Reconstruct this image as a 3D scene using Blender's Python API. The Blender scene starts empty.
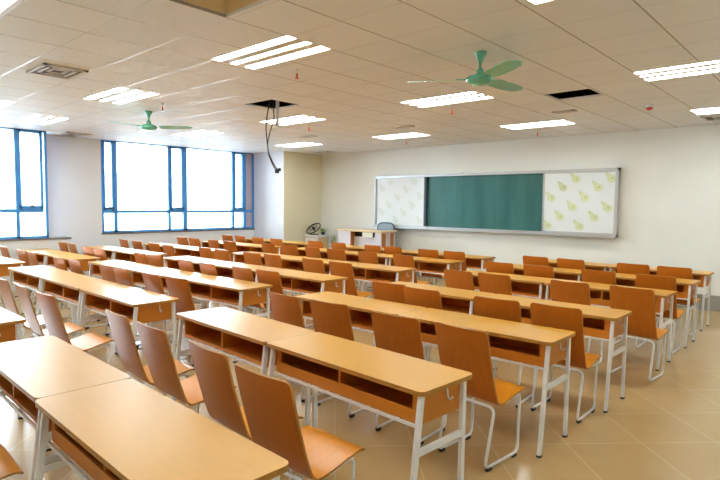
import bpy, bmesh, math, random
from mathutils import Vector, Matrix
random.seed(7)
C = bpy.context.scene.collection
PI = math.pi

# ------------------------------------------------------------------ tuning
EXPOSURE = 1.14
LAMP = 13.0
SKY = 10.0

# ------------------------------------------------------------------ room dimensions (metres)
H = 2.92            # ceiling
YF = 10.05          # front wall
YB = -2.0           # back wall
XR = 1.6            # wall beside the open floor
XA = -11.2          # near window wall
XB = -11.71         # recessed window wall
XC = -10.52         # corner column
YC = 8.74

# ------------------------------------------------------------------ materials
def srgb(r, g, b):
    def f(c):
        c /= 255.0
        return c / 12.92 if c <= .04045 else ((c + .055) / 1.055) ** 2.4
    return (f(r), f(g), f(b), 1.0)

class NT:
    def __init__(s, name):
        s.m = bpy.data.materials.new(name); s.m.use_nodes = True
        s.t = s.m.node_tree; s.t.nodes.clear()
        s.out = s.n('ShaderNodeOutputMaterial')
    def n(s, kind, **kw):
        x = s.t.nodes.new(kind)
        for k, v in kw.items():
            if k.startswith('in_'):
                k = k[3:]
                x.inputs[int(k) if k.isdigit() else k.replace('_', ' ')].default_value = v
            else: setattr(x, k, v)
        return x
    def l(s, a, b): s.t.links.new(a, b)

def plain(name, col, rough=.5, metal=0.0, spec=.5, noise=0.0, scale=8.0, coat=0.0, coat_rough=.1, emit=None, estr=0.0, stretch=None, col2=None):
    t = NT(name)
    b = t.n('ShaderNodeBsdfPrincipled')
    b.inputs['Base Color'].default_value = col
    b.inputs['Roughness'].default_value = rough
    b.inputs['Metallic'].default_value = metal
    b.inputs['Specular IOR Level'].default_value = spec
    b.inputs['Coat Weight'].default_value = coat
    b.inputs['Coat Roughness'].default_value = coat_rough
    if emit:
        b.inputs['Emission Color'].default_value = emit
        b.inputs['Emission Strength'].default_value = estr
    if noise or col2:
        tc = t.n('ShaderNodeTexCoord'); mp = t.n('ShaderNodeMapping')
        if stretch: mp.inputs['Scale'].default_value = stretch
        no = t.n('ShaderNodeTexNoise'); no.inputs['Scale'].default_value = scale; no.inputs['Detail'].default_value = 4
        t.l(tc.outputs['Object'], mp.inputs['Vector']); t.l(mp.outputs['Vector'], no.inputs['Vector'])
        r = t.n('ShaderNodeValToRGB')
        c2 = col2 or tuple(max(0, c * (1 - noise)) for c in col[:3]) + (1,)
        r.color_ramp.elements[0].color = c2; r.color_ramp.elements[0].position = .3
        r.color_ramp.elements[1].color = col; r.color_ramp.elements[1].position = .7
        t.l(no.outputs['Fac'], r.inputs['Fac']); t.l(r.outputs['Color'], b.inputs['Base Color'])
    t.l(b.outputs['BSDF'], t.out.inputs['Surface'])
    return t.m

M = {}
M['wall'] = plain('wall_paint', srgb(238, 239, 232), .6, noise=.03, scale=2)
M['wall_cool'] = plain('wall_paint_pale', srgb(238, 241, 244), .55, noise=.03, scale=2)
M['column_shade'] = plain('column_shaded_cream', srgb(232, 226, 198), .6, noise=.03, scale=2)  # column side turned from the windows, its shade put into the colour
M['base_tile'] = plain('skirting_tile', srgb(164, 160, 152), .3, noise=.08, scale=3)
M['laminate'] = plain('desktop_laminate', srgb(222, 164, 56), .36, spec=.45, noise=.05, scale=3.0, stretch=(1, 14, 1), coat=.1, coat_rough=.3)
M['ply_edge'] = plain('desktop_edge', srgb(190, 134, 54), .4, noise=.15, scale=30, stretch=(1, 1, 8))
M['box_wood'] = plain('shelf_wood', srgb(212, 130, 34), .4, noise=.12, scale=5.0, stretch=(1, 8, 8))
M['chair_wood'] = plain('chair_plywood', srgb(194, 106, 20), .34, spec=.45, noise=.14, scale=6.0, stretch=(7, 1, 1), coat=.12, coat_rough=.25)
M['seat_wood_lit'] = plain('seat_plywood_lit', srgb(234, 152, 36), .32, spec=.45, noise=.10, scale=6.0, stretch=(7, 1, 1), coat=.2, coat_rough=.22)  # same plywood as the backrest, lightened for light falling on the seat
M['white_steel'] = plain('white_painted_steel', srgb(240, 240, 238), .35, spec=.5)
M['black'] = plain('black_rubber', srgb(30, 28, 27), .6)
M['blue'] = plain('blue_aluminium', srgb(76, 156, 234), .35, spec=.5)
M['grey_metal'] = plain('brushed_aluminium', srgb(196, 198, 198), .35, metal=.6)
M['chalk'] = plain('chalkboard_green', srgb(40, 96, 90), .27, spec=.5, col2=srgb(66, 126, 124), scale=1.6, stretch=(1.6, 1, .25))  # lighter vertical streaks paint in blurred reflections of windows and column
M['white_board'] = plain('whiteboard_enamel', srgb(232, 238, 238), .22, spec=.5)
M['print_green'] = plain('pale_green_print', srgb(212, 220, 178), .35)
M['print_dark'] = plain('olive_print', srgb(190, 200, 146), .35)
M['print_grey'] = plain('pale_grey_print', srgb(214, 222, 214), .35)
M['lamp'] = plain('lamp_lens', (1, 1, 1, 1), .4, emit=(.92, .985, 1.0, 1), estr=LAMP)
M['troffer'] = plain('troffer_reflector', srgb(214, 206, 192), .35, spec=.4)
M['plenum'] = plain('plenum_dark', srgb(34, 32, 30), .9)
M['ply_tan'] = plain('recess_board', srgb(240, 218, 170), .7, noise=.1, scale=4)
M['fan_green'] = plain('fan_green_enamel', srgb(104, 188, 158), .25, spec=.5, coat=.4)
M['red'] = plain('red_plastic', srgb(204, 52, 40), .4)
M['vent'] = plain('vent_metal', srgb(206, 200, 192), .5, metal=.2)
M['vent_dark'] = plain('vent_gap', srgb(104, 94, 86), .8)
M['console_panel'] = plain('console_panel', srgb(214, 204, 204), .4, noise=.03)
M['console_top'] = plain('console_top', srgb(214, 186, 142), .3)
M['console_wood'] = plain('console_wood', srgb(190, 116, 52), .4, noise=.12, scale=5)
M['paper'] = plain('paper', srgb(240, 236, 216), .7)
M['mesh_blue'] = plain('office_chair_mesh', srgb(158, 176, 186), .6, noise=.35, scale=60)
M['dark_blue'] = plain('office_chair_frame', srgb(92, 112, 128), .5)
M['leaf'] = plain('leaf_green', srgb(150, 166, 64), .6, noise=.3, scale=20)
M['cable'] = plain('black_cable', srgb(44, 42, 42), .5)
M['pole'] = plain('white_pole', srgb(214, 212, 208), .4)
M['mauve'] = plain('mauve_panel', srgb(196, 186, 196), .5)
M['sill'] = plain('sill_stone', srgb(120, 120, 122), .35, noise=.15, scale=14)
M['handle'] = plain('dark_handle', srgb(38, 44, 56), .4)
M['bld'] = plain('facade_render', srgb(206, 206, 204), .8, noise=.06, scale=.3)
M['bld_win'] = plain('facade_window', srgb(120, 130, 140), .3)
M['ground'] = plain('outside_ground', srgb(166, 169, 172), .9, noise=.1, scale=.1)

def make_glass():
    t = NT('window_glass')
    tr = t.n('ShaderNodeBsdfTransparent'); tr.inputs['Color'].default_value = (.97, .985, .99, 1)
    gl = t.n('ShaderNodeBsdfGlossy'); gl.inputs['Roughness'].default_value = .02
    fr = t.n('ShaderNodeFresnel'); fr.inputs['IOR'].default_value = 1.45
    mx = t.n('ShaderNodeMixShader')
    t.l(fr.outputs['Fac'], mx.inputs['Fac']); t.l(tr.outputs[0], mx.inputs[1]); t.l(gl.outputs[0], mx.inputs[2])
    t.l(mx.outputs[0], t.out.inputs['Surface'])
    return t.m
M['glass'] = make_glass()

def line_mask(t, coord, offset, pitch, width):
    """1 on a thin line every pitch metres along a scalar coordinate."""
    a = t.n('ShaderNodeMath', operation='SUBTRACT'); t.l(coord, a.inputs[0]); a.inputs[1].default_value = offset - width / 2
    d = t.n('ShaderNodeMath', operation='DIVIDE'); t.l(a.outputs[0], d.inputs[0]); d.inputs[1].default_value = pitch
    f = t.n('ShaderNodeMath', operation='FRACT'); t.l(d.outputs[0], f.inputs[0])
    c = t.n('ShaderNodeMath', operation='LESS_THAN'); t.l(f.outputs[0], c.inputs[0]); c.inputs[1].default_value = width / pitch
    return c.outputs[0]

def cell_noise(t, cx, cy, px, py, ox, oy):
    out = []
    for c, p, o in ((cx, px, ox), (cy, py, oy)):
        a = t.n('ShaderNodeMath', operation='SUBTRACT'); t.l(c, a.inputs[0]); a.inputs[1].default_value = o
        d = t.n('ShaderNodeMath', operation='DIVIDE'); t.l(a.outputs[0], d.inputs[0]); d.inputs[1].default_value = p
        f = t.n('ShaderNodeMath', operation='FLOOR'); t.l(d.outputs[0], f.inputs[0]); out.append(f.outputs[0])
    cb = t.n('ShaderNodeCombineXYZ'); t.l(out[0], cb.inputs[0]); t.l(out[1], cb.inputs[1])
    w = t.n('ShaderNodeTexWhiteNoise'); t.l(cb.outputs[0], w.inputs['Vector'])
    return w.outputs['Value']

def make_ceiling_mat():
    t = NT('ceiling_tile')
    tc = t.n('ShaderNodeTexCoord'); sp = t.n('ShaderNodeSeparateXYZ'); t.l(tc.outputs['Object'], sp.inputs[0])
    x, y = sp.outputs[0], sp.outputs[1]
    lx = line_mask(t, x, -1.10, .556, .013); ly = line_mask(t, y, 1.74, .542, .011)
    wn = cell_noise(t, x, y, .556, .542, -1.10, 1.74)
    no = t.n('ShaderNodeTexNoise'); no.inputs['Scale'].default_value = 90; t.l(tc.outputs['Object'], no.inputs['Vector'])
    base = t.n('ShaderNodeMix', data_type='RGBA'); t.l(wn, base.inputs['Factor'])
    base.inputs['A'].default_value = srgb(226, 229, 233); base.inputs['B'].default_value = srgb(231, 234, 238)
    m1 = t.n('ShaderNodeMix', data_type='RGBA'); t.l(lx, m1.inputs['Factor']); t.l(base.outputs['Result'], m1.inputs['A']); m1.inputs['B'].default_value = srgb(166, 160, 154)
    m2 = t.n('ShaderNodeMix', data_type='RGBA'); t.l(ly, m2.inputs['Factor']); t.l(m1.outputs['Result'], m2.inputs['A']); m2.inputs['B'].default_value = srgb(236, 238, 240)
    b = t.n('ShaderNodeBsdfPrincipled'); b.inputs['Roughness'].default_value = .42
    t.l(m2.outputs['Result'], b.inputs['Base Color'])
    mx = t.n('ShaderNodeMath', operation='MAXIMUM'); t.l(lx, mx.inputs[0]); t.l(ly, mx.inputs[1])
    rr = t.n('ShaderNodeMapRange'); t.l(ly, rr.inputs['Value']); rr.inputs['To Min'].default_value = .6; rr.inputs['To Max'].default_value = .22
    t.l(rr.outputs['Result'], b.inputs['Roughness'])
    bp = t.n('ShaderNodeBump'); bp.inputs['Strength'].default_value = .05; bp.inputs['Distance'].default_value = .002
    t.l(no.outputs['Fac'], bp.inputs['Height']); t.l(bp.outputs['Normal'], b.inputs['Normal'])
    t.l(b.outputs['BSDF'], t.out.inputs['Surface'])
    return t.m
M['ceiling'] = make_ceiling_mat()

def make_floor_mat():
    t = NT('floor_tile')
    tc = t.n('ShaderNodeTexCoord'); sp = t.n('ShaderNodeSeparateXYZ'); t.l(tc.outputs['Object'], sp.inputs[0])
    s = t.n('ShaderNodeMath', operation='ADD'); t.l(sp.outputs[0], s.inputs[0]); t.l(sp.outputs[1], s.inputs[1])
    d = t.n('ShaderNodeMath', operation='SUBTRACT'); t.l(sp.outputs[0], d.inputs[0]); t.l(sp.outputs[1], d.inputs[1])
    ls = line_mask(t, s.outputs[0], 3.02, .75, .010); ld = line_mask(t, d.outputs[0], .2, .75, .010)
    wn = cell_noise(t, s.outputs[0], d.outputs[0], .75, .75, 3.02, .2)
    no = t.n('ShaderNodeTexNoise'); no.inputs['Scale'].default_value = 5; no.inputs['Detail'].default_value = 6; t.l(tc.outputs['Object'], no.inputs['Vector'])
    c1 = t.n('ShaderNodeMix', data_type='RGBA'); t.l(wn, c1.inputs['Factor'])
    c1.inputs['A'].default_value = srgb(200, 170, 116); c1.inputs['B'].default_value = srgb(205, 176, 123)
    c2 = t.n('ShaderNodeMix', data_type='RGBA'); t.l(no.outputs['Fac'], c2.inputs['Factor']); t.l(c1.outputs['Result'], c2.inputs['A']); c2.inputs['B'].default_value = srgb(194, 162, 108)
    mx = t.n('ShaderNodeMath', operation='MAXIMUM'); t.l(ls, mx.inputs[0]); t.l(ld, mx.inputs[1])
    c3 = t.n('ShaderNodeMix', data_type='RGBA'); t.l(mx.outputs[0], c3.inputs['Factor']); t.l(c2.outputs['Result'], c3.inputs['A']); c3.inputs['B'].default_value = srgb(212, 190, 148)
    b = t.n('ShaderNodeBsdfPrincipled'); b.inputs['Roughness'].default_value = .2; b.inputs['Specular IOR Level'].default_value = .6
    t.l(c3.outputs['Result'], b.inputs['Base Color'])
    t.l(b.outputs['BSDF'], t.out.inputs['Surface'])
    return t.m
M['floor'] = make_floor_mat()

# ------------------------------------------------------------------ mesh builder
class MB:
    """Collects shapes for ONE mesh object."""
    def __init__(s): s.v = []; s.f = []; s.mi = []; s.sm = []
    def add(s, vs, fs, mi=0, smooth=False, mat=None):
        o = len(s.v)
        s.v += [tuple(mat @ Vector(v)) if mat else tuple(v) for v in vs]
        for f in fs:
            s.f.append([o + i for i in f]); s.mi.append(mi); s.sm.append(smooth)
        return s
    def box(s, x0, x1, y0, y1, z0, z1, mi=0, bev=0.0, mat=None):
        bm = bmesh.new()
        vs = [bm.verts.new((x, y, z)) for z in (z0, z1) for y in (y0, y1) for x in (x0, x1)]
        for q in ((0, 2, 3, 1), (4, 5, 7, 6), (0, 1, 5, 4), (2, 6, 7, 3), (0, 4, 6, 2), (1, 3, 7, 5)):
            bm.faces.new([vs[i] for i in q])
        if bev:
            bmesh.ops.bevel(bm, geom=list(bm.edges), offset=bev, segments=2, profile=.5, affect='EDGES')
        bm.verts.index_update()
        s.add([v.co[:] for v in bm.verts], [[v.index for v in f.verts] for f in bm.faces], mi, False, mat)
        bm.free(); return s
    def prism(s, pts, z0, z1, mi=0, side_mi=None, mat=None):
        """closed outline (x, y) extruded in z"""
        n = len(pts)
        vs = [(x, y, z0) for x, y in pts] + [(x, y, z1) for x, y in pts]
        s.add(vs, [list(range(n))[::-1], list(range(n, 2 * n))], mi, False, mat)
        s.add(vs, [[i, (i + 1) % n, n + (i + 1) % n, n + i] for i in range(n)], mi if side_mi is None else side_mi, False, mat)
        return s
    def bar(s, p, q, w, d, mi=0):
        """rectangular tube from p to q; w along x (or y when the bar runs along x), d across"""
        p, q = Vector(p), Vector(q); t = (q - p).normalized()
        ref = Vector((1, 0, 0)) if abs(t.x) < .9 else Vector((0, 1, 0))
        a = (ref - t * ref.dot(t)).normalized(); b = t.cross(a)
        vs = [c + a * sx * w / 2 + b * sy * d / 2 for c in (p, q) for sx, sy in ((-1, -1), (1, -1), (1, 1), (-1, 1))]
        s.add(vs, [(3, 2, 1, 0), (4, 5, 6, 7)] + [(i, (i + 1) % 4, 4 + (i + 1) % 4, 4 + i) for i in range(4)], mi)
        return s
    def tube(s, pts, r, mi=0, n=8, closed=False, rad=0.0, seg=4):
        P = [Vector(p) for p in pts]
        if rad:
            Q = []
            m = len(P)
            for i, p in enumerate(P):
                if not closed and i in (0, m - 1): Q.append(p); continue
                a, b = P[i - 1], P[(i + 1) % m]
                da, db = (a - p), (b - p)
                k = min(rad, da.length * .45, db.length * .45)
                a2, b2 = p + da.normalized() * k, p + db.normalized() * k
                for j in range(seg + 1):
                    u = j / seg
                    Q.append(a2 * (1 - u) ** 2 + p * 2 * u * (1 - u) + b2 * u * u)
            P = Q
        m = len(P); rings = []
        t0 = (P[1] - P[0]).normalized()
        a = t0.orthogonal().normalized()
        for i in range(m):
            if closed: t = (P[(i + 1) % m] - P[i - 1]).normalized()
            else: t = (P[min(i + 1, m - 1)] - P[max(i - 1, 0)]).normalized()
            a = (a - t * a.dot(t)).normalized(); b = t.cross(a)
            rr = r[i] if isinstance(r, (list, tuple)) else r
            rings.append([P[i] + a * rr * math.cos(2 * PI * k / n) + b * rr * math.sin(2 * PI * k / n) for k in range(n)])
        vs = [v for ring in rings for v in ring]
        fs = []
        for i in range(m if closed else m - 1):
            i2 = (i + 1) % m
            for k in range(n):
                fs.append((i * n + k, i * n + (k + 1) % n, i2 * n + (k + 1) % n, i2 * n + k))
        s.add(vs, fs, mi, True)
        if not closed:
            s.add(rings[0], [list(range(n))[::-1]], mi); s.add(rings[-1], [list(range(n))], mi)
        return s
    def lathe(s, prof, mi=0, n=20, mat=None):
        """(radius, z) profile about the z axis"""
        vs = []; fs = []
        for r, z in prof:
            for k in range(n): vs.append((r * math.cos(2 * PI * k / n), r * math.sin(2 * PI * k / n), z))
        for i in range(len(prof) - 1):
            for k in range(n): fs.append((i * n + k, i * n + (k + 1) % n, (i + 1) * n + (k + 1) % n, (i + 1) * n + k))
        fs.append(list(range(n))[::-1]); fs.append([(len(prof) - 1) * n + k for k in range(n)])
        s.add(vs, fs, mi, True, mat); return s
    def build(s, name, mats, parent=None, loc=(0, 0, 0), rot=(0, 0, 0)):
        me = bpy.data.meshes.new(name)
        me.from_pydata(s.v, [], s.f)
        for m in (mats if isinstance(mats, (list, tuple)) else [mats]): me.materials.append(m)
        me.polygons.foreach_set('material_index', s.mi)
        me.polygons.foreach_set('use_smooth', s.sm)
        bm = bmesh.new(); bm.from_mesh(me)
        bmesh.ops.recalc_face_normals(bm, faces=bm.faces)
        bm.to_mesh(me); bm.free()
        me.update()
        o = bpy.data.objects.new(name, me); C.objects.link(o)
        o.parent = parent; o.location = loc; o.rotation_euler = rot
        return o

def tag(o, label, cat, group=None):
    o['label'] = label; o['category'] = cat
    if group: o['group'] = group
    return o

def thing(name, label, cat, loc=(0, 0, 0), rz=0.0, group=None):
    o = bpy.data.objects.new(name, None); C.objects.link(o)
    o.location = loc; o.rotation_euler = (0, 0, rz); o.empty_display_size = .1
    return tag(o, label, cat, group)

def structure(o): o['kind'] = 'structure'; return o

def copy_tree(o, parent=None, detail=True):
    c = o.copy(); C.objects.link(c); c.parent = parent
    for ch in o.children:
        if detail or ch.name.split('.')[0] not in SMALL: copy_tree(ch, c, detail)
    return c
SMALL = {'foot_glide', 'bag_hook'}

def rounded_rect(x0, x1, y0, y1, r, seg=5):
    pts = []
    for cx, cy, a0 in ((x1 - r, y0 + r, -PI / 2), (x1 - r, y1 - r, 0), (x0 + r, y1 - r, PI / 2), (x0 + r, y0 + r, PI)):
        for k in range(seg + 1):
            a = a0 + PI / 2 * k / seg
            pts.append((cx + r * math.cos(a), cy + r * math.sin(a)))
    return pts

# ------------------------------------------------------------------ room shell
structure(MB().box(XB - .4, XR + .2, YB - .2, YF + .2, -.2, 0).build('floor', M['floor']))
structure(MB().box(XB - .4, XR + .2, YF, YF + .2, 0, 3.5).build('wall_front', M['wall']))
structure(MB().box(XB - .4, XR + .2, YB - .2, YB, 0, 3.5).build('wall_back', M['wall']))
structure(MB().box(XR, XR + .2, YB, YF, 0, 3.5).build('wall_right', M['wall']))

SILL_A, SILL_B = .94, .97
W1A, W1B = -1.0, 3.63        # near window along y
W2A, W2B = 4.82, 8.73        # far window along y
wl = MB()
wl.box(XA - .25, XA, YB, 4.0, 0, SILL_A - .03)                       # low wall under the near window
wl.box(XA - .25, XA, YB, W1A, SILL_A - .03, 3.5)                     # solid wall behind the camera
wl.box(XB - .25, XB, W1B + .05, W2A, 0, 3.5)                               # pier between the windows
wl.box(XB - .25, XA - .25, W1B, W1B + .05, 0, 3.5)                   # return of the recess
wl.box(XB - .25, XB, W2A, YF, 0, SILL_B - .03)                       # low wall under the far window
wl.box(XA - .25, XA, W1A, W1B, H, 3.5)
wl.box(XB - .25, XB, W2A, YF, H, 3.5)
structure(wl.build('wall_left', M['wall_cool']))
col = MB().box(XB - .25, XC, YC, YF, 0, 3.5, 0)
o = structure(col.build('wall_column', [M['wall_cool'], M['column_shade']]))
for p in o.data.polygons:
    if p.normal.x > .9: p.material_index = 1

sl = MB().box(XA - .27, XA + .02, YB, 4.02, SILL_A - .03, SILL_A)
structure(sl.build('trim_1', M['sill']))
sl = MB().box(XB - .2, XB + .02, W2A - .02, YC, SILL_B - .03, SILL_B)
structure(sl.build('trim_2', M['sill']))
structure(MB().box(XC, XR, YF - .012, YF, 0, .25).build('baseboard_front', M['base_tile']))
structure(MB().box(XR - .012, XR, YB, YF - .012, 0, .25).build('baseboard_right', M['base_tile']))

# ---- lamps, openings in the ceiling
LX, LY = 1.08, .50
LAMPS = [  # cx, cy, row and column words
    (-3.85, 3.03, 'white three-tube ceiling light second from the board, in the row over the middle aisle'),
    (-3.82, 5.75, 'white three-tube ceiling light over the middle aisle, beyond the green fan with open blades'),
    (-3.85, 8.42, 'white three-tube ceiling light over the middle aisle, closest to the chalkboard'),
    (-6.76, 3.03, 'white three-tube ceiling light between the first square vent and the distant green fan'),
    (-6.60, 5.65, 'white three-tube ceiling light just beyond the dark opening with hanging cables'),
    (-6.46, 8.22, 'white three-tube ceiling light close to the front wall over the console'),
    (-9.70, 3.07, 'white three-tube ceiling light beside the narrow near window'),
    (-9.25, 5.60, 'white three-tube ceiling light beyond the distant green fan, by the long window'),
    (-9.18, 8.05, 'white three-tube ceiling light next to the cream corner column'),
    (-1.07, 3.17, 'white three-tube ceiling light cut by the top of the picture above the open floor'),
    (-1.13, 5.96, 'white three-tube ceiling light over the open floor, second from the front wall'),
    (-1.18, 8.62, 'white three-tube ceiling light over the open floor next to a grey vent'),
    (-1.10, .45, 'unseen three-tube ceiling light added above the viewpoint to brighten the open floor'),  # added out of view to brighten the near side, spaced like the others
    (-4.60, .93, 'white ceiling light cut by the top corner of the picture on the window side'),
    (-8.75, 2.07, 'white ceiling light cut by the picture edge above the window-side desks'),
]
HOLES = [(cx - LX / 2, cx + LX / 2, cy - LY / 2, cy + LY / 2) for cx, cy, _ in LAMPS]
OPEN = [(-6.02, -5.46, 4.34, 4.83), (-2.76, -2.24, 6.18, 6.65), (-3.324, -2.768, 1.72, 2.24)]
HOLES += OPEN
xs = sorted({XB - .25, XR} | {v for h in HOLES for v in h[:2]}); ys = sorted({YB, YF} | {v for h in HOLES for v in h[2:]})
ce = MB()
ceil_t = .02
def inside(x, y): return any(a < x < b and c < y < d for a, b, c, d in HOLES)
bm = bmesh.new(); vv = {}
def vert(x, y):
    if (x, y) not in vv: vv[(x, y)] = bm.verts.new((x, y, H))
    return vv[(x, y)]
for i in range(len(xs) - 1):
    for j in range(len(ys) - 1):
        if not inside((xs[i] + xs[i + 1]) / 2, (ys[j] + ys[j + 1]) / 2):
            bm.faces.new([vert(xs[i], ys[j]), vert(xs[i], ys[j + 1]), vert(xs[i + 1], ys[j + 1]), vert(xs[i + 1], ys[j])])
r = bmesh.ops.extrude_face_region(bm, geom=list(bm.faces))
bmesh.ops.translate(bm, verts=[g for g in r['geom'] if isinstance(g, bmesh.types.BMVert)], vec=(0, 0, ceil_t))
bmesh.ops.recalc_face_normals(bm, faces=bm.faces)
me = bpy.data.meshes.new('ceiling'); bm.to_mesh(me); bm.free(); me.materials.append(M['ceiling'])
o = bpy.data.objects.new('ceiling', me); C.objects.link(o); structure(o)
structure(MB().box(XB - .4, XR + .2, YB - .2, YF + .2, 3.5, 3.6).build('ceiling_slab', M['plenum']))
# boarded recess above the opened tile nearest the camera
a, b, c, d = OPEN[2]
rc = MB()
for bx in ((a - .02, a, c, d, H + .02, 3.08), (b, b + .02, c, d, H + .02, 3.08), (a, b, c - .02, c, H + .02, 3.08), (a, b, d, d + .02, H + .02, 3.08), (a, b, c, d, 3.06, 3.08)):
    rc.box(*bx)
structure(rc.build('ceiling_recess', M['ply_tan']))

lamp0 = thing('ceiling_light', '', 'light')
hs = MB()
hx, hy = LX / 2, LY / 2
for bx in ((-hx, hx, -hy, -hy + .012, 0, .1), (-hx, hx, hy - .012, hy, 0, .1), (-hx, -hx + .012, -hy, hy, 0, .1), (hx - .012, hx, -hy, hy, 0, .1), (-hx, hx, -hy, hy, .09, .1)):
    hs.box(*bx)
for yy in (-.083, .083): hs.box(-hx, hx, yy - .048, yy + .048, .004, .03)
hs.build('housing', M['troffer'], lamp0)
for yy in (-.165, 0, .165):
    MB().box(-hx + .02, hx - .02, yy - .024, yy + .024, .006, .05, bev=.004).build('lamp_tube', M['lamp'], lamp0)
for i, (cx, cy, lab) in enumerate(LAMPS):
    L = lamp0 if i == 0 else copy_tree(lamp0)
    L.location = (cx, cy, H); tag(L, lab, 'light', 'recessed three-tube ceiling lights')

# ---- ceiling vents
def vent(cx, cy, sx, sy, lab, slats=5):
    t = thing('ceiling_vent', lab, 'vent', (cx, cy, H), 0, 'ceiling air vents')
    f = MB()
    for k in range(3):
        u = 1 - k * .3
        ax, ay, w, z = sx / 2 * u, sy / 2 * u, .03, -.018 + k * .004
        for bx in ((-ax, ax, -ay, -ay + w), (-ax, ax, ay - w, ay), (-ax, -ax + w, -ay, ay), (ax - w, ax, -ay, ay)):
            f.box(*bx, z, 0)
    f.build('grille', M['vent'], t)
    MB().box(-sx / 2 + .01, sx / 2 - .01, -sy / 2 + .01, sy / 2 - .01, -.004, 0).build('duct_opening', M['vent_dark'], t)
vent(-5.94, 2.04, .50, .40, 'square ceiling vent above the window-side desks, first before the lights')
vent(-11.28, 4.10, .78, .46, 'grey ceiling vent between the two windows above the white pier')
vent(-5.60, 7.20, .36, .16, 'small dark ceiling vent in front of the light over the console')
vent(-3.00, 7.40, .30, .13, 'small dark ceiling vent beyond the empty square opening')
vent(-7.85, 7.13, .34, .16, 'small ceiling vent between the hanging cables and the corner column')
vent(-9.85, 9.45, .50, .30, 'dark ceiling vent in the corner beside the cream column')
vent(-1.30, 9.22, .80, .40, 'grey ceiling vent right by the front wall above the open floor')

# ---- sprinklers and alarm
sp0 = thing('sprinkler', '', 'sprinkler')
MB().lathe([(.022, 0), (.022, -.006), (.008, -.01), (.008, -.04)]).build('pipe', M['pole'], sp0)
MB().lathe([(.006, -.04), (.009, -.045), (.009, -.085), (.02, -.088), (.02, -.092)], n=10).build('bulb', M['red'], sp0)
for i, (x, y, lab) in enumerate([(-4.05, 3.53, 'small red ceiling sprinkler beside the bright light nearest the camera fan'),
                                 (-6.73, 6.13, 'small red ceiling sprinkler beyond the light next to the hanging cables'),
                                 (-4.02, 6.20, 'small red ceiling sprinkler beyond the light under the open-bladed fan'),
                                 (-6.66, 8.66, 'small ceiling sprinkler by the front wall above the console'),
                                 (-6.79, 3.60, 'small ceiling sprinkler in front of the distant green fan'),
                                 (-4.08, 8.95, 'small ceiling sprinkler by the front wall above the chalkboard')]):
    s = sp0 if i == 0 else copy_tree(sp0)
    s.location = (x, y, H); tag(s, lab, 'sprinkler', 'ceiling sprinklers')
al = thing('smoke_alarm', 'round white and red alarm on the ceiling near the printed whiteboard', 'alarm', (-2.01, 7.65, H))
MB().lathe([(.05, 0), (.05, -.02), (.04, -.03)]).build('base', M['white_steel'], al)
MB().lathe([(.036, -.03), (.036, -.05), (.02, -.062)]).build('beacon', M['red'], al)

# ---- ceiling fans
def fan_blade(r0, r1):
    m = MB(); n = 8; top = []; bot = []
    for k in range(n + 1):
        u = k / n; r = r0 + (r1 - r0) * u
        w = .046 + .022 * math.sin(PI * min(1, u * .8 + .1)); w *= (1 - .55 * max(0, (u - .86) / .14) ** 2)
        tilt = -.24 + .06 * u
        for sgn in (-1, 1):
            top.append((r, sgn * w, sgn * w * tilt + .004)); bot.append((r, sgn * w, sgn * w * tilt))
    N = len(top)
    fs = []
    for k in range(n):
        a = 2 * k
        fs += [(a, a + 1, a + 3, a + 2), (N + a, N + a + 2, N + a + 3, N + a + 1), (a, a + 2, N + a + 2, N + a), (a + 1, N + a + 1, N + a + 3, a + 3)]
    fs += [(0, N, N + 1, 1), (2 * n, 2 * n + 1, N + 2 * n + 1, N + 2 * n)]
    return m.add(top + bot, fs, 0, False)
def make_fan(lab, loc, angles):
    t = thing('ceiling_fan', lab, 'fan', loc, 0, 'green ceiling fans')
    MB().lathe([(.052, 0), (.050, -.012), (.030, -.05), (.018, -.085), (.014, -.09)]).build('canopy', M['fan_green'], t)
    MB().lathe([(.012, -.08), (.012, -.145)], n=12).build('downrod', M['fan_green'], t)
    MB().lathe([(.014, -.13), (.03, -.15), (.036, -.18), (.085, -.195), (.115, -.215), (.115, -.235), (.085, -.262), (.05, -.27), (.03, -.272)], n=28).build('motor', M['fan_green'], t)
    for a in angles:
        b = fan_blade(.155, .62).build('blade', M['fan_green'], t, (0, 0, -.226), (0, 0, math.radians(a)))
        MB().bar((.09, 0, .004), (.2, 0, .006), .03, .006).build('blade_bracket', M['fan_green'], b)
make_fan('green three-blade ceiling fan with wide open blades over the middle aisle', (-2.42, 4.155, H), (209, 327, 84))
make_fan('small distant green ceiling fan hanging in front of the long window', (-7.53, 3.78, H), (42, 162, 282))

# ---- cables and projector pole out of the dark opening
t = thing('projector_pole', 'white pole stub hanging from the dark ceiling opening beside loose cables', 'pole', (-5.60, 4.55, H))
MB().tube([(0, 0, .5), (0, 0, -.30)], .022, n=12).build('pole_tube', M['pole'], t)
MB().box(-.05, .05, -.03, .03, -.315, -.298).build('end_plate', M['pole'], t)
cb = MB()
cb.tube([(-5.66, 4.50, 3.3), (-5.665, 4.48, 2.95), (-5.69, 4.45, 2.75), (-5.70, 4.44, 2.58), (-5.67, 4.44, 2.40), (-5.67, 4.46, 2.28), (-5.62, 4.50, 2.14), (-5.585, 4.54, 2.06)], .008, n=6, rad=.06)
cb.tube([(-5.62, 4.50, 3.3), (-5.625, 4.49, 2.95), (-5.60, 4.50, 2.72), (-5.64, 4.46, 2.55), (-5.675, 4.445, 2.40), (-5.68, 4.46, 2.27), (-5.63, 4.50, 2.12), (-5.60, 4.54, 2.04)], .007, n=6, rad=.06)
cbo = cb.build('hanging_cable', M['cable'])
tag(cbo, 'dark twisted cables hanging down from the open ceiling tile', 'cable')
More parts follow.
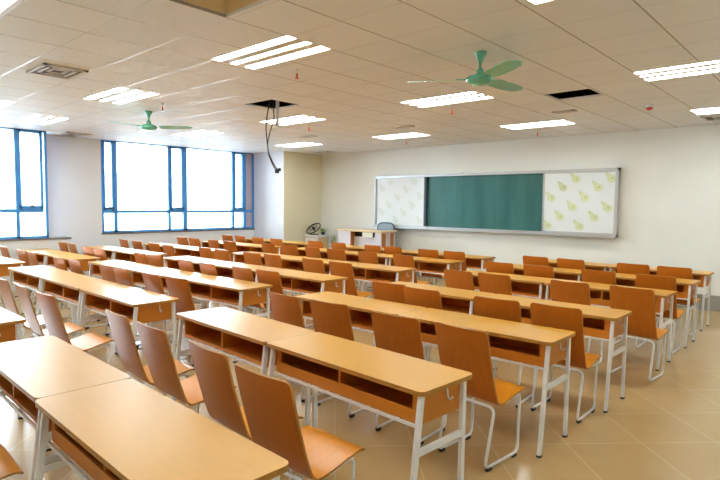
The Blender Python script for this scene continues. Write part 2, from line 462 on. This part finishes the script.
pg = MB().box(-5.62, -5.575, 4.52, 4.56, 2.02, 2.075, bev=.006).box(-5.585, -5.55, 4.54, 4.57, 2.045, 2.085, bev=.005)
pg.build('plug', M['black'], cbo)

# ------------------------------------------------------------------ windows
def window(name, x, y0, y1, z0, z1, bays, transom, depth=.09):
    """bays: (ya, yb, 'fixed' | 'sash'); glass sits in the middle of the frame"""
    w = bpy.data.objects.new(name, None); C.objects.link(w); structure(w)
    w.location = (x, (y0 + y1) / 2, z0)
    oy, oz = (y0 + y1) / 2, z0
    B = lambda m, ya, yb, za, zb, xa=-depth, xb=0.0: m.box(xa, xb, ya - oy, yb - oy, za - oz, zb - oz)
    f = MB(); t = .045
    B(f, y0, y1, z0, z0 + t); B(f, y0, y1, z1 - .02, z1); B(f, y0, y0 + t, z0, z1); B(f, y1 - t, y1, z0, z1)
    for i in range(len(bays) - 1): B(f, bays[i][1] - .0, bays[i + 1][0] + .0, z0, z1)
    for ya, yb, k in bays: B(f, ya, yb, transom - .032, transom + .032)
    f.build('window_frame', M['blue'], w)
    for ya, yb, k in bays:
        if k == 'panel':
            B(B(MB(), ya, yb, z0 + t, transom - .032, -.052, -.03), ya, yb, transom + .032, z1 - .02, -.052, -.03).build('spandrel_panel', M['mauve'], w); continue
        B(MB(), ya, yb, z0 + t, transom - .032, -.052, -.044).build('pane', M['glass'], w)
        if k == 'fixed': B(MB(), ya, yb, transom + .032, z1 - .02, -.052, -.044).build('pane', M['glass'], w)
        else:
            s = MB(); q = .045
            za, zb = transom + .032, z1 - .02
            B(s, ya, yb, za, za + .06, -.075, .015); B(s, ya, yb, zb - .03, zb, -.075, .015)
            B(s, ya, ya + q * .7, za, zb, -.075, .015); B(s, yb - q, yb, za, zb, -.075, .015)
            so = s.build('sash', M['blue'], w)
            B(MB(), ya + q * .7, yb - q, za + .06, zb - .03, -.052, -.044).build('pane', M['glass'], so)
            hd = MB(); yc = (ya + yb) / 2
            B(hd, yc - .05, yc + .05, za + .035, za + .055, .015, .035); B(hd, yc - .012, yc + .012, za + .035, za + .09, .02, .034)
            hd.build('window_handle', M['handle'], so)
    return w
b1 = [(W1A + .045, -.62, 'sash'), (-.57, .60, 'fixed'), (.66, 1.06, 'sash'), (1.12, 1.78, 'fixed'), (1.84, 3.10, 'fixed'), (3.16, 3.55, 'sash')]
b1[3:5] = [(1.12, 3.10, 'fixed')]
window('window_1', XA, W1A, W1B, SILL_A, H, b1, 1.45)
b2 = [(4.865, 5.08, 'sash'), (5.155, 6.32, 'fixed'), (6.38, 6.70, 'sash'), (6.80, 8.06, 'fixed'), (8.12, 8.40, 'sash'), (8.48, 8.715, 'panel')]
window('window_2', XB, W2A, W2B, SILL_B, H, b2, 1.42)

# ------------------------------------------------------------------ chalkboard with sliding printed whiteboards
bx0, bx1, bz0, bz1 = -8.58, -3.05, 1.10, 2.30
bd = thing('sliding_chalkboard', 'long green chalkboard with printed white panels at both ends on the front wall', 'chalkboard', (0, YF, 0))
f = MB()
f.box(bx0, bx1, -.11, 0, bz1 - .05, bz1); f.box(bx0, bx1, -.12, 0, bz0, bz0 + .05); f.box(bx0, bx0 + .03, -.11, 0, bz0, bz1); f.box(bx1 - .03, bx1, -.11, 0, bz0, bz1)
f.build('frame', M['grey_metal'], bd)
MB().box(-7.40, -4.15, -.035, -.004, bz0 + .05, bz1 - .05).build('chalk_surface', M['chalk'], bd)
tr = MB().box(bx0, bx1, -.17, -.12, bz0 - .012, bz0 + .006).box(bx0, bx1, -.172, -.165, bz0 - .012, bz0 + .02)
tr.build('chalk_tray', M['grey_metal'], bd)
def disc(m, cx, cz, rx, rz, mi, y, n=14, rot=0):
    vs = []
    for yy in (y, y + .0015):
        for k in range(n):
            a = 2 * PI * k / n; u, w = rx * math.cos(a), rz * math.sin(a)
            vs.append((cx + u * math.cos(rot) - w * math.sin(rot), yy, cz + u * math.sin(rot) + w * math.cos(rot)))
    m.add(vs, [list(range(n)), list(range(n, 2 * n))[::-1]] + [(k, k + n, (k + 1) % n + n, (k + 1) % n) for k in range(n)], mi)
def panel(x0, x1, marks, tint, lab):
    p = MB().box(x0, x1, -.078, -.06, bz0 + .045, bz1 - .045, 0)
    yy = -.0795
    for cx, cz in marks:
        disc(p, cx + .012, cz - .018, .078, .068, tint, yy)
        disc(p, cx - .050, cz + .055, .044, .036, tint, yy - .0004)
        disc(p, cx - .080, cz + .088, .020, .013, tint + 1, yy - .0008, 8, -.7)
        disc(p, cx + .022, cz - .008, .022, .018, tint + 1, yy - .0008, 10)
    po = p.build('whiteboard_panel', [M['white_board'], M['print_green'], M['print_dark'], M['print_grey'], M['print_grey']], bd)
    po['label'] = lab
    e = MB()
    for q in ((x0, x0 + .028, bz0 + .045, bz1 - .045), (x1 - .028, x1, bz0 + .045, bz1 - .045), (x0, x1, bz1 - .065, bz1 - .045), (x0, x1, bz0 + .045, bz0 + .065)):
        e.box(q[0], q[1], -.088, -.058, q[2], q[3])
    e.build('panel_frame', M['grey_metal'], po)
panel(-8.55, -7.13, [(-8.12, 2.17), (-7.42, 2.16), (-8.36, 2.01), (-7.66, 1.98), (-7.9, 1.8), (-7.25, 1.82), (-8.16, 1.62), (-7.48, 1.62), (-8.37, 1.45), (-7.72, 1.45), (-7.95, 1.28), (-7.27, 1.28)], 3, 'white panel with pale grey gourd prints')
panel(-4.40, -3.08, [(-3.8, 2.14), (-3.18, 2.13), (-4.03, 1.99), (-3.4, 1.98), (-4.25, 1.8), (-3.63, 1.8), (-3.84, 1.63), (-3.23, 1.62), (-4.07, 1.45), (-3.45, 1.45), (-4.3, 1.28), (-3.71, 1.28)], 1, 'white panel with green gourd prints')
br = MB().box(-7.14, -7.08, -.09, -.036, bz0 + .05, bz1 - .05)
br.build('end_stop', M['handle'], bd)
for x in (-8.37, -7.23, -6.22, -5.23, -4.33, -3.35):
    MB().box(x - .045, x + .045, -.08, 0, bz1, bz1 + .018, bev=.004).build('mounting_bracket', M['white_steel'], bd)

# ------------------------------------------------------------------ teacher's console, office chair, corner cabinet
t = thing('teacher_console', 'pale teacher console with wooden side and tan top before the front wall', 'console', (-8.22, 9.0, 0))
x0, x1 = -.65, .65
MB().box(x0 - .02, x1 + .03, -.02, .54, 1.015, 1.05, bev=.004).build('countertop', M['console_top'], t)
MB().box(x0, -.26, 0, .5, 0, 1.015, 0).build('pedestal', M['console_panel'], t)
MB().box(-.26, -.24, .0, .5, 0, 1.015).build('wood_panel', M['console_wood'], t)
MB().box(-.24, .48, .10, .12, .06, .90).build('modesty_panel', M['console_panel'], t)
MB().box(-.24, .48, .14, .40, .90, 1.015).build('slot_shade_box', M['plenum'], t)  # dark box painting in the shade of the open slot under the top
MB().box(.48, x1, 0, .5, 0, 1.015).build('pedestal', M['console_panel'], t)
for ya, yb in ((.03, .15), (.33, .43)):
    MB().box(x1, x1 + .012, ya, yb, .03, 1.0).build('wood_panel', M['console_wood'], t)
MB().box(x1, x1 + .02, .205, .275, .62, .66).build('latch', M['grey_metal'], t)
tag(MB().box(-8.13, -7.83, 9.02, 9.03, .905, 1.01).build('paper_sheet', M['paper']), 'cream paper sheet taped under the front edge of the console top', 'paper')
tag(MB().box(-7.80, -7.745, 9.02, 9.09, .905, .985, bev=.008).build('black_socket_box', M['black']), 'small black box beside the cream paper under the console top', 'box')

oc = thing('office_chair', 'grey mesh office chair showing its rounded back behind the console', 'chair', (-8.14, 9.62, 0))
for k in range(5):
    a = k * 2 * PI / 5 + .3
    MB().bar((0, 0, .09), (.2 * math.cos(a), .2 * math.sin(a), .06), .04, .03).build('base_arm', M['dark_blue'], oc)
    MB().lathe([(.0, 0), (.022, .006), (.025, .025), (.022, .045), (0, .05)], n=10).build('caster', M['black'], oc, (.2 * math.cos(a), .2 * math.sin(a), 0))
MB().lathe([(.03, .08), (.03, .3), (.02, .3), (.02, .46)], n=12).build('gas_column', M['dark_blue'], oc)
MB().prism(rounded_rect(-.22, .22, -.2, .22, .08), .46, .53).build('seat', M['dark_blue'], oc)
bk = MB(); fr = []
pts = []
for k in range(17):
    a = PI * k / 16
    pts.append((.245 * math.copysign(abs(math.cos(a)) ** .45, math.cos(a)), .22 + .02 * math.sin(a), 1.02 + .18 * math.sin(a) ** .6))
pts = [(.22, .2, .6)] + pts + [(-.22, .2, .6)]
bk.tube(pts, .017, n=8, closed=True)
bk.build('back_frame', M['dark_blue'], oc)
vs = [(p[0], p[1] - .004, p[2]) for p in pts] + [(p[0], p[1] + .006, p[2]) for p in pts]
n = len(pts)
MB().add(vs, [list(range(n)), list(range(n, 2 * n))[::-1]]).build('backrest', M['mesh_blue'], oc)
MB().bar((0, .12, .47), (0, .22, .66), .06, .03).build('back_support', M['dark_blue'], oc)

cb = thing('storage_cabinet', 'low white cabinet with tan side panel in the corner beside the column', 'cabinet', (-10.24, 9.63, 0))
MB().box(-.23, .22, -.22, .2, .03, .80).build('body', M['console_panel'], cb)
MB().box(-.25, .24, -.235, .215, .80, .835, bev=.004).build('top', M['white_steel'], cb)
MB().box(.22, .232, -.18, .16, .06, .78).build('side_panel', M['console_top'], cb)
for y in (-.235, .185):
    MB().box(.21, .24, y, y + .03, 0, .80).build('leg', M['white_steel'], cb)
MB().box(-.2, .18, -.228, -.22, .08, .76).build('door', M['white_steel'], cb)
# wire fan on top of the cabinet
wf = thing('desk_fan', 'dark wire desk fan lying on the corner cabinet', 'fan', (-10.29, 9.56, .835))
MB().lathe([(.13, 0), (.13, .012), (.05, .022), (.02, .03)], n=20).build('base', M['black'], wf)
g = MB()
RM = Matrix.Translation((-.02, 0, .165)) @ Matrix.Rotation(math.radians(40), 4, 'X')
ring = lambda rr, zz, n=24: [RM @ Vector((rr * math.cos(2 * PI * k / n), rr * math.sin(2 * PI * k / n), zz)) for k in range(n)]
g.tube(ring(.195, 0), .014, n=6, closed=True)
g.tube(ring(.11, .03), .006, n=5, closed=True)
for k in range(10):
    a = 2 * PI * k / 10
    g.tube([RM @ Vector((.03 * math.cos(a), .03 * math.sin(a), .04)), RM @ Vector((.11 * math.cos(a), .11 * math.sin(a), .03)), RM @ Vector((.195 * math.cos(a), .195 * math.sin(a), 0))], .003, n=4)
g.build('guard', M['black'], wf)
MB().lathe([(.035, -.05), (.038, 0), (.03, .035)], n=14, mat=RM).build('motor', M['cable'], wf)
for k in range(3):
    a = k * 2 * PI / 3 + .4
    m4 = RM @ Matrix.Rotation(a, 4, 'Z') @ Matrix.Rotation(.35, 4, 'X')
    MB().prism(rounded_rect(.03, .165, -.035, .035, .03), -.002, .002, mat=m4).build('blade', M['vent'], wf)

def plant(name, loc, lab, n, h, spread, seed):
    rnd = random.Random(seed)
    t = thing(name, lab, 'plant', loc)
    MB().lathe([(.04, 0), (.055, .07), (.058, .08), (.05, .08), (.045, .072)], n=16).build('pot', M['black'], t)
    st = MB(); lf = MB()
    for k in range(n):
        a = rnd.uniform(0, 2 * PI); r = spread * rnd.uniform(.3, 1); z = h * rnd.uniform(.6, 1)
        tip = Vector((r * math.cos(a), r * math.sin(a), z)); mid = Vector((r * .3 * math.cos(a), r * .3 * math.sin(a), z * .6))
        st.tube([(0, 0, .06), mid, tip], .003, n=4)
        d = (tip - mid).normalized(); sd = d.cross(Vector((0, 0, 1))).normalized() * .022; up = sd.cross(d).normalized() * .006
        L = .09
        vs = [tip - d * L * .4, tip + sd, tip + d * L * .6, tip - sd, tip + up]
        lf.add(vs, [(0, 1, 4), (1, 2, 4), (2, 3, 4), (3, 0, 4), (0, 3, 2, 1)])
    st.build('stem', M['leaf'], t); lf.build('foliage', M['leaf'], t)
plant('potted_plant', (-10.10, 9.70, .835), 'small yellow-green plant on the corner cabinet beside the wire fan', 16, .14, .07, 3)
plant('potted_plant', (-9.92, 9.86, 0), 'tall yellow-green plant on the floor between corner cabinet and console', 22, .80, .09, 5)

# ------------------------------------------------------------------ desks
DL, DD = 1.226, .436
def make_desk(lip, DL):
    t = bpy.data.objects.new('school_desk', None); C.objects.link(t)
    hl = DL / 2
    tp = MB().prism(rounded_rect(-hl, hl, 0, DD, .035), .727, .75, 0, 1)
    tp.build('desktop', [M['laminate'], M['ply_edge']], t)
    s = MB(); a, b, y0, y1, z0, z1 = -hl + .05, hl - .05, .055, .37, .565, .727
    th = .016
    s.box(a, a + th, y0, y1, z0, z1); s.box(b - th, b, y0, y1, z0, z1); s.box(-th / 2, th / 2, y0 + .004, y1, z0 + .01, z1)
    s.box(a + th, b - th, y1 - th, y1, z0, z1)
    s.box(a + th, b - th, y0 + .006, y1 - th, z0 + .004, z0 + .018)
    s.build('shelf_box', M['box_wood'], t)
    ap = MB().box(a + th, b - th, y0 - .002, y0 + .012, z0, z0 + lip, bev=.002)
    if lip > .04: ap.box(a + th, a + .05, y0 - .002, y0 + .012, z0 + lip, z1).box(b - .05, b - th, y0 - .002, y0 + .012, z0 + lip, z1)
    ap.build('front_rail', M['box_wood'], t)
    for sx in (-1, 1):
        x = sx * (hl - .038)
        for yt, yb in ((.042, -.045), (.388, .382)):
            l = MB().bar((x, yt, .727), (x, yb, .012), .022, .029, 0)
            l.box(x - .013, x + .013, yb - .017, yb + .017, 0, .014, 1)
            l.build('leg', [M['white_steel'], M['black']], t)
        MB().bar((x, .012, .44), (x, .372, .44), .018, .032).build('side_bar', M['white_steel'], t)
    MB().bar((-hl + .045, .043, .557), (hl - .045, .043, .557), .014, .014).bar((-hl + .045, .382, .557), (hl - .045, .382, .557), .014, .014).build('long_rail', M['white_steel'], t)
    xh = hl - .05 + .002
    MB().tube([(xh, .26, .705), (xh + .006, .26, .655), (xh + .022, .262, .645), (xh + .034, .262, .665)], .005, n=6, rad=.01).build('bag_hook', M['white_steel'], t)
    return t
desk_plain = make_desk(.022, DL)
desk_apron = make_desk(.066, 1.27)
used = set()
def place(proto, loc, rz, lab, cat, group, detail=True):
    if proto.name not in used: used.add(proto.name); o = proto
    else: o = copy_tree(proto, None, detail)
    o.location = loc; o.rotation_euler = (0, 0, rz)
    return tag(o, lab, cat, group)

ORD = ['first', 'second', 'third', 'fourth', 'fifth', 'sixth', 'seventh']
R_ROWS = [(-1.400, 8.360, 0.0), (-1.350, 7.203, 0.0), (-1.350, 6.001, -.015), (-1.352, 4.490, .003), (-1.404, 3.383, .003), (-1.455, 2.044, -.052), (-1.380, .742, -.027)]
M_ROWS = [(-4.530, 8.030, -.004), (-4.557, 7.048, .005), (-4.448, 5.648, .022), (-4.468, 4.290, .002), (-4.585, 3.248, .018), (-4.532, 2.112, -.011), (-4.51, .865, 0.0)]
L_ROWS = [(-8.70, 7.98, 0.0), (-8.70, 6.76, 0.0), (-8.71, 5.42, 0.0), (-8.71, 4.25, 0.0), (-8.71, 3.13, 0.0), (-8.78, 2.10, 0.0)]
BLOCKS = [('R', R_ROWS, 2, 'block beside open floor'), ('M', M_ROWS, 3, 'middle block'), ('L', L_ROWS, 2, 'window-side block')]
for key, rows, nd, bname in BLOCKS:
    for ri, (xr, y, a) in enumerate(rows):
        step = DL + .004 if key != 'L' else 1.229
        for k in range(nd):
            if key == 'M' and ri == 6 and k > 0: continue
            if key == 'L' and ri == 5 and k > 0: continue
            dx = step * k + DL / 2
            if key == 'R': dx = .635 if k == 0 else 1.274 + DL / 2
            cx, cy = xr - dx * math.cos(a), y - dx * math.sin(a)
            if key == 'R' and ri == 6 and k == 1: cy += .012
            pos = {2: ['aisle end', 'window end'], 3: ['aisle end', 'centre', 'window end']}[nd][k]
            if key == 'R': pos = ['open-floor end', 'window end'][k]
            state = 'two-seat wooden desk'
            proto = desk_apron if (key == 'R' and k == 0) else desk_plain
            place(proto, (cx, cy, 0), a, f'{state}, {pos}, {ORD[ri]} row from the board, {bname}', 'desk', 'two-seat wooden school desks')

# ------------------------------------------------------------------ chairs
PROF = [(0, .88), (.018, .80), (.040, .71), (.064, .62), (.090, .53), (.108, .475), (.122, .438), (.138, .412), (.160, .398), (.188, .396), (.24, .402), (.30, .414), (.36, .428), (.42, .439), (.455, .441), (.475, .434), (.487, .420)]
def shell(i0, i1, cut_start, cut_end, W=.40, th=.011, r=.03, sag=.014):
    """bent plywood sheet following PROF between two indices, with rounded outer corners"""
    P = [Vector((0, y, z)) for y, z in PROF]
    S = [0]
    for i in range(1, len(P)): S.append(S[-1] + (P[i] - P[i - 1]).length)
    def at(s):
        for i in range(1, len(P)):
            if s <= S[i] + 1e-9:
                u = (s - S[i - 1]) / (S[i] - S[i - 1]); return P[i - 1].lerp(P[i], u)
        return P[-1]
    def nrm(s):
        e = .006; a, b = at(max(0, s - e)), at(min(S[-1], s + e)); d = (b - a).normalized()
        return Vector((0, -d.z, d.y))          # towards the sitter (+y / +z side)
    us = [-1, -.985, -.955, -.91, -.85, -.6, -.3, 0, .3, .6, .85, .91, .955, .985, 1]
    ts = sorted({0, .01, .03, .06} | {(S[i] - S[i0]) / (S[i1] - S[i0]) for i in range(i0, i1 + 1)} | {.94, .97, .99, 1})
    ts = [t for t in ts if 0 <= t <= 1]
    grid = []
    for u in us:
        x = u * W / 2; dx = max(0, abs(x) - (W / 2 - r)); c = r - math.sqrt(max(0, r * r - dx * dx))
        s0 = S[i0] + (c if cut_start else 0); s1 = S[i1] - (c if cut_end else 0)
        colm = []
        for t in ts:
            s = s0 + (s1 - s0) * t
            p, n = at(s), nrm(s)
            back = max(0, min(1, (S[7] - s) / .12))      # the back is slightly dished
            p = p - n * sag * (1 - u * u) * back + Vector((x, 0, 0))
            colm.append((p, n))
        grid.append(colm)
    nu, nt = len(us), len(ts)
    vs = [p + n * th / 2 for c in grid for p, n in c] + [p - n * th / 2 for c in grid for p, n in c]
    N = nu * nt; ix = lambda i, j: i * nt + j
    m = MB()
    fs = []
    for i in range(nu - 1):
        for j in range(nt - 1):
            fs.append((ix(i, j), ix(i, j + 1), ix(i + 1, j + 1), ix(i + 1, j)))
            fs.append((N + ix(i, j), N + ix(i + 1, j), N + ix(i + 1, j + 1), N + ix(i, j + 1)))
    m.add(vs, fs, 0, True)
    rim = [ix(i, 0) for i in range(nu)] + [ix(nu - 1, j) for j in range(1, nt)] + [ix(i, nt - 1) for i in range(nu - 2, -1, -1)] + [ix(0, j) for j in range(nt - 2, 0, -1)]
    k = len(rim)
    v2 = [vs[i] for i in rim] + [vs[N + i] for i in rim]
    m.add(v2, [(i, (i + 1) % k, k + (i + 1) % k, k + i) for i in range(k)], 1, False)
    return m
def make_chair():
    t = bpy.data.objects.new('school_chair', None); C.objects.link(t)
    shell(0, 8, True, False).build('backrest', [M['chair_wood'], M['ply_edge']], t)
    shell(8, len(PROF) - 1, False, True).build('seat', [M['seat_wood_lit'], M['ply_edge']], t)
    xs = .180
    p = [(xs, .25, .388), (xs, .418, .418), (xs, .405, .022), (xs, .035, .022), (xs, .128, .380), (-xs, .128, .380), (-xs, .035, .022), (-xs, .405, .022), (-xs, .418, .418), (-xs, .25, .388)]
    fr = MB().tube(p, .0095, n=8, rad=.05, seg=5).build('sled_frame', M['white_steel'], t)
    for sx in (-1, 1):
        for y in (.075, .36):
            MB().box(sx * xs - .012, sx * xs + .012, y - .022, y + .022, 0, .022, bev=.003).build('foot_glide', M['black'], fr)
    return t
chair = make_chair()
far_chair = copy_tree(chair, None, False)
# window-side to aisle-side x of each chair back, distance of the back in front of the desk edge
R_CH = [[(-3.605, .40), (-3.065, .40), (-2.21, .41), (-1.71, .42)], [(-3.565, .46), (-3.025, .43), (-2.28, .40), (-1.645, .40)], [(-3.455, .51), (-2.99, .49), (-2.145, .45), (-1.555, .43)],
        [(-3.37, .31), (-2.93, .39), (-2.18, .40), (-1.69, .37)], [(-3.56, .42), (-3.035, .40), (-2.35, .43), (-1.825, .42)], [(-3.77, .53), (-3.22, .53), (-2.525, .53), (-1.965, .57)], [(-2.95, .45)]]
M_CH = [[(-8.28, .26), (-7.66, .26), (-6.76, .26), (-6.26, .26), (-5.47, .26), (-4.94, .26)], [(-8.40, .44), (-7.76, .45), (-7.13, .46), (-6.56, .44), (-5.86, .42), (-5.13, .42)],
        [(-8.28, .44), (-7.74, .47), (-6.95, .46), (-6.49, .44), (-5.59, .46), (-5.03, .49)], [(-8.05, .42), (-7.60, .42), (-6.66, .47), (-6.10, .48), (-5.44, .42), (-4.97, .40)],
        [(-8.08, .46), (-7.60, .44), (-6.68, .42), (-6.23, .40), (-5.61, .42), (-5.12, .40)], [(-6.24, .55), (-5.63, .55), (-4.97, .55)], []]
L_CH = [[(-11.22, .42), (-10.70, .42), (-10.02, .42), (-9.36, .42)], [(-11.12, .45), (-10.62, .45), (-9.95, .40), (-9.36, .40)], [(-11.14, .42), (-10.55, .42), (-9.81, .44), (-9.25, .46)],
        [(-11.0, .46), (-10.55, .46), (-9.62, .55), (-9.14, .55)], [(-10.62, .40), (-9.74, .38), (-9.26, .34)], []]
TURN = {('R', 5): [-1, 1, -1, 3], ('R', 4): [-2, 3, 3, -5], ('R', 3): [4, 0, 3, 0], ('M', 5): [0, -2, 3]}
place(far_chair, (0, 0, 0), 0, '', 'chair', None); used.discard(far_chair.name)
for (key, rows, nd, bname), CH in zip(BLOCKS, (R_CH, M_CH, L_CH)):
    for ri, chs in enumerate(CH):
        xr, yr, a = rows[ri]
        for k, (x, off) in enumerate(chs):
            near = (key == 'R' and ri >= 3) or (key == 'M' and ri >= 3)
            y = yr + (x - xr) * math.tan(a) - off
            step = DL + .004 if key != 'L' else 1.228
            legs = [xr - step * q - e for q in range(nd) for e in (.032, DL - .032)] if key != 'R' else [xr - e for e in (.032, 1.238, 1.306, 2.468)]
            x, y = x * .974, y * .974
            yd = yr + (x - xr) * math.tan(a)
            y = min(y, yd - (.525 if any(abs(x - lx) < .235 for lx in legs) else .46))
            tr = TURN.get((key, ri))
            rz = a + math.radians(tr[k] if tr else random.uniform(-4, 4))
            full = {'R': 4, 'M': 6, 'L': 4}[key]
            idx = k + full - len(chs) if not (key == 'R' and ri == 6) and not (key == 'L' and ri == 4) else k
            if key == 'R' and ri == 6: lab = 'orange plywood chair with only its seat front in the picture, tucked under the seventh-row desk'
            else:
                end = 'window'
                if len(chs) == 3: idx, end = 2 - k, 'aisle'
                lab = f'orange chair, {ORD[idx]} from {end} end, {ORD[ri]} row from the board, {bname}'
            place(chair if near else far_chair, (x, y, 0), rz, lab, 'chair', 'orange plywood classroom chairs')

# ------------------------------------------------------------------ outside: ground and pale blocks
structure(MB().box(-160, -12.2, -120, 160, -12.2, -12).build('ground', M['ground']))
def block(x, y, w, d, h, rz, lab, floors):
    t = thing('apartment_building', lab, 'building', (x, y, -12), rz)
    MB().box(-w / 2, w / 2, -d / 2, d / 2, 0, h).build('body', M['bld'], t)
    MB().box(-w / 2 - .4, w / 2 + .4, -d / 2 - .4, d / 2 + .4, h, h + .6).box(-2, 2, -2, 2, h + .6, h + 3.2).build('roof', M['bld'], t)
    wn = MB()
    for fl in range(floors):
        z = 1.2 + fl * (h - 2) / floors
        for k in range(int(d // 3.2)):
            y0 = -d / 2 + 1 + k * 3.2
            wn.box(w / 2 - .05, w / 2 + .06, y0, y0 + 1.5, z, z + 1.5)
    wn.build('facade_windows', M['bld_win'], t)
block(-75, 36, 14, 26, 17, 0, 'pale apartment block seen through the lower panes of the long window', 5)
block(-92, 62, 16, 20, 22, .2, 'taller pale block seen through the wide far pane of the long window', 7)
block(-70, 14, 12, 15, 16, 0, 'pale low building seen through the near window', 5)

# ------------------------------------------------------------------ light
w = bpy.data.worlds.new('sky'); bpy.context.scene.world = w; w.use_nodes = True
bg = w.node_tree.nodes['Background']; bg.inputs['Color'].default_value = (.75, .90, 1.0, 1); bg.inputs['Strength'].default_value = SKY
def portal(x, y0, y1, z0, z1):
    d = bpy.data.lights.new('window_portal', 'AREA'); d.shape = 'RECTANGLE'; d.size = y1 - y0; d.size_y = z1 - z0
    o = bpy.data.objects.new('window_portal', d); C.objects.link(o)
    o.location = (x, (y0 + y1) / 2, (z0 + z1) / 2)
    o.rotation_euler = Vector((1, 0, 0)).to_track_quat('-Z', 'Y').to_euler()
    d.cycles.is_portal = True
    # size (x) must run along y
    o.rotation_euler = Matrix(((0, 0, -1), (1, 0, 0), (0, -1, 0))).to_euler()
portal(XA - .2, W1A, W1B, SILL_A, H)
portal(XB - .2, W2A, W2B, SILL_B, H)

# ------------------------------------------------------------------ camera
F = Vector((-0.67118201, 0.73841864, -0.0652121)); R = Vector((0.73951976, 0.67306134, 0.00994728)); U = Vector((-0.051237, 0.0415492, 0.99782184))
cam = bpy.data.cameras.new('camera'); co = bpy.data.objects.new('camera', cam); C.objects.link(co)
co.matrix_world = Matrix(((R.x, U.x, -F.x, 0), (R.y, U.y, -F.y, 0), (R.z, U.z, -F.z, 1.6264), (0, 0, 0, 1)))
cam.sensor_fit = 'HORIZONTAL'; cam.sensor_width = 36; cam.lens = 544.68 / 720 * 36; cam.clip_start = .02; cam.clip_end = 500
sc = bpy.context.scene; sc.camera = co
sc.view_settings.view_transform = 'Standard'; sc.view_settings.look = 'None'; sc.view_settings.gamma = 1; sc.view_settings.use_curve_mapping = False
sc.view_settings.exposure = EXPOSURE
